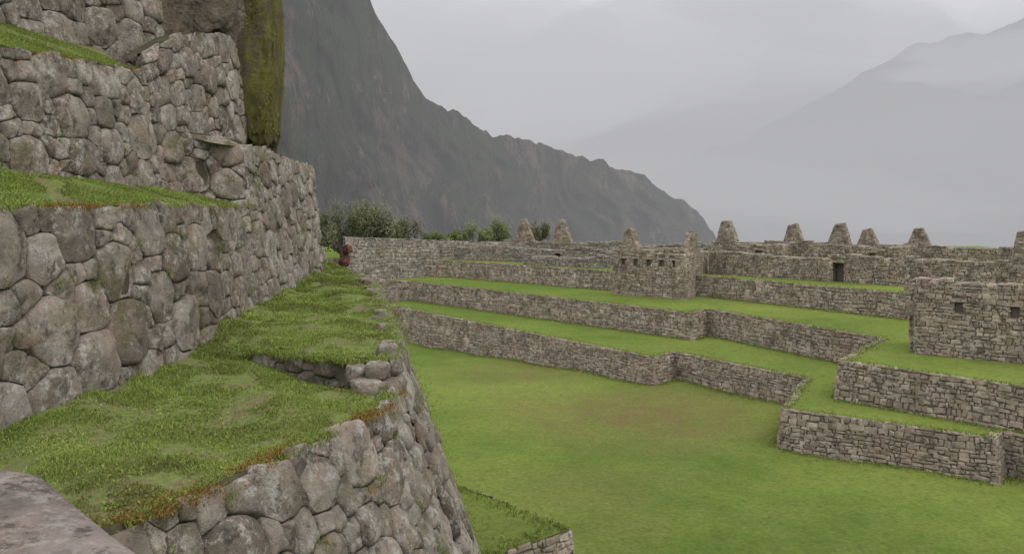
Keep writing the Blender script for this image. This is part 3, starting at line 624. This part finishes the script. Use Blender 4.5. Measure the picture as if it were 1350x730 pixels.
mountain('mountain',[(-250,-700),(250,-420),(400,-190),(470,-60),(488,0),(496,25),(512,45),(530,75),(545,105),(562,130),(580,140),(603,146),(625,165),(650,181),(680,180),(705,186),(740,198),(765,207),(800,216),(825,225),(850,232),(880,256),(912,272),(930,290),(940,305),(965,360)],lambda a:380+(a-300)*.5,95,-190,2.5,130,42,.022,'cliff','dark steep rock face descending from the upper left to the right behind the ruins',.4,.08)
mountain('mountain',[(500,330),(700,270),(850,235),(960,190),(1050,148),(1130,100),(1200,64),(1270,44),(1320,38),(1370,14),(1500,-60),(1800,-200)],lambda a:2900,900,-420,6,40,160,.0022,'farmt','faint mountain slope almost lost in cloud on the right',1,.12)
# ---------------------------------------------------------------- mist and clouds
def mist_glow_mat(name,sg,col):
    m=bpy.data.materials.new(name); m.use_nodes=True; nt=m.node_tree; nt.nodes.clear(); v=nt.nodes.new('ShaderNodeVolumeAbsorption'); v.inputs['Density'].default_value=sg; v.inputs['Color'].default_value=(0,0,0,1)
    em=nt.nodes.new('ShaderNodeEmission'); em.inputs[0].default_value=(*col,1); em.inputs[1].default_value=sg  # emission stands in for light scattered inside mist and clouds
    ad=nt.nodes.new('ShaderNodeAddShader'); nt.links.new(v.outputs[0],ad.inputs[0]); nt.links.new(em.outputs[0],ad.inputs[1])
    oo=nt.nodes.new('ShaderNodeOutputMaterial'); nt.links.new(ad.outputs[0],oo.inputs['Volume']); return m
bm=bmesh.new(); bmesh.ops.create_cube(bm,size=1); me=bpy.data.meshes.new('mist'); bm.to_mesh(me); bm.free()
o=bpy.data.objects.new('mist',me); COL.objects.link(o); o.location=(500,160+2600,-15); o.scale=(8000,5200,870); o['kind']='stuff'; tag(o,'grey mist filling the valley in front of the mountains','mist')
me.materials.append(mist_glow_mat('mist',.0009,(.455,.456,.476)))
for (px,py,Yv,rad,rot,sg,cl,lab) in [
  (1200,210,2200,(900,300,160),-.1,.0016,.48,'broad pale cloud veiling the distant right-hand ridge'),
  (860,60,1900,(560,260,140),-.42,.0030,.86,'brighter drift of cloud rising diagonally across the upper middle sky'),
  (1330,75,1800,(230,150,55),-.1,.0045,.80,'small bright cloud wisp in the upper right corner'),
  (1090,30,2000,(320,180,70),.15,.0035,.80,'soft white cloud streak high above the gables'),
  (640,60,1900,(300,200,190),.1,.0030,.84,'pale cloud just right of the steep rock face'),
  (1000,250,1500,(420,200,50),.12,.0022,.52,'low cloud bank drifting over the valley beyond the gables')]:
    bm=bmesh.new(); bmesh.ops.create_icosphere(bm,subdivisions=5,radius=1); me=bpy.data.meshes.new('cloud')
    for v in bm.verts: v.co*=1+.35*mn.fractal(v.co*1.5+Vector((px,0,0)),1,2,3)
    bm.to_mesh(me); bm.free(); o=bpy.data.objects.new('cloud',me); COL.objects.link(o); o.location=P(px,py,Yv); o.scale=rad; o.rotation_euler=(0,rot,0)
    o['kind']='stuff'; tag(o,lab,'cloud'); me.materials.append(mist_glow_mat('glowing_cloud_vapour',sg,(cl,cl*1.005,cl*1.03)))  # cloud brightness is painted as glow in its volume
# ---------------------------------------------------------------- world, sun, camera
w=bpy.data.worlds.new('World'); SC.world=w; w.use_nodes=True; nt=w.node_tree; nt.nodes.clear()
def wn(t_): return nt.nodes.new(t_)
sky=wn('ShaderNodeTexSky'); sky.sky_type='NISHITA'; sky.sun_disc=False; sky.sun_elevation=math.radians(55); sky.sun_rotation=math.radians(120)
tc=wn('ShaderNodeTexCoord'); mp=wn('ShaderNodeMapping'); mp.inputs['Scale'].default_value=(1.6,1.6,3.6); mp.inputs['Rotation'].default_value=(.2,.5,0); nt.links.new(tc.outputs['Generated'],mp.inputs[0])
no=wn('ShaderNodeTexNoise'); no.inputs['Scale'].default_value=2.2; no.inputs['Detail'].default_value=6; no.inputs['Roughness'].default_value=.5; no.inputs['Distortion'].default_value=.3; nt.links.new(mp.outputs[0],no.inputs[0])
rp=wn('ShaderNodeValToRGB'); rp.color_ramp.elements[0].position=.36; rp.color_ramp.elements[0].color=(.74,.75,.78,1); rp.color_ramp.elements[1].position=.66; rp.color_ramp.elements[1].color=(1.2,1.2,1.23,1); nt.links.new(no.outputs[0],rp.inputs[0])
sx=wn('ShaderNodeSeparateXYZ'); nt.links.new(tc.outputs['Generated'],sx.inputs[0])
mr=wn('ShaderNodeMapRange'); mr.inputs[1].default_value=.0; mr.inputs[2].default_value=.25; mr.inputs[3].default_value=9; mr.inputs[4].default_value=18.5; nt.links.new(sx.outputs[2],mr.inputs[0])
vm=wn('ShaderNodeVectorMath'); vm.operation='SCALE'; nt.links.new(rp.outputs[0],vm.inputs[0]); nt.links.new(mr.outputs[0],vm.inputs['Scale'])
mx=wn('ShaderNodeMix'); mx.data_type='RGBA'; mx.inputs[0].default_value=.94; nt.links.new(sky.outputs[0],mx.inputs[6]); nt.links.new(vm.outputs[0],mx.inputs[7])
bg=wn('ShaderNodeBackground'); bg.inputs[1].default_value=.1; nt.links.new(mx.outputs[2],bg.inputs[0]); wo=wn('ShaderNodeOutputWorld'); nt.links.new(bg.outputs[0],wo.inputs[0])
sd=bpy.data.lights.new('sun','SUN'); sd.energy=.9; sd.angle=math.radians(25); sd.color=(1,.92,.82); so=bpy.data.objects.new('sun',sd); COL.objects.link(so)
el=math.radians(55); az=math.radians(120) 
dirv=Vector((math.sin(az)*math.cos(el),math.cos(az)*math.cos(el),math.sin(el))); so.rotation_euler=dirv.to_track_quat('Z','Y').to_euler()
cd=bpy.data.cameras.new('camera'); cd.sensor_width=36; cd.lens=36*F/1350; cd.shift_y=-95/1350; cd.clip_end=12000; cd.clip_start=.05
co=bpy.data.objects.new('camera',cd); COL.objects.link(co); co.rotation_euler=(math.pi/2,0,0); SC.camera=co
SC.view_settings.view_transform='Standard'; SC.view_settings.look='None'; SC.view_settings.exposure=0
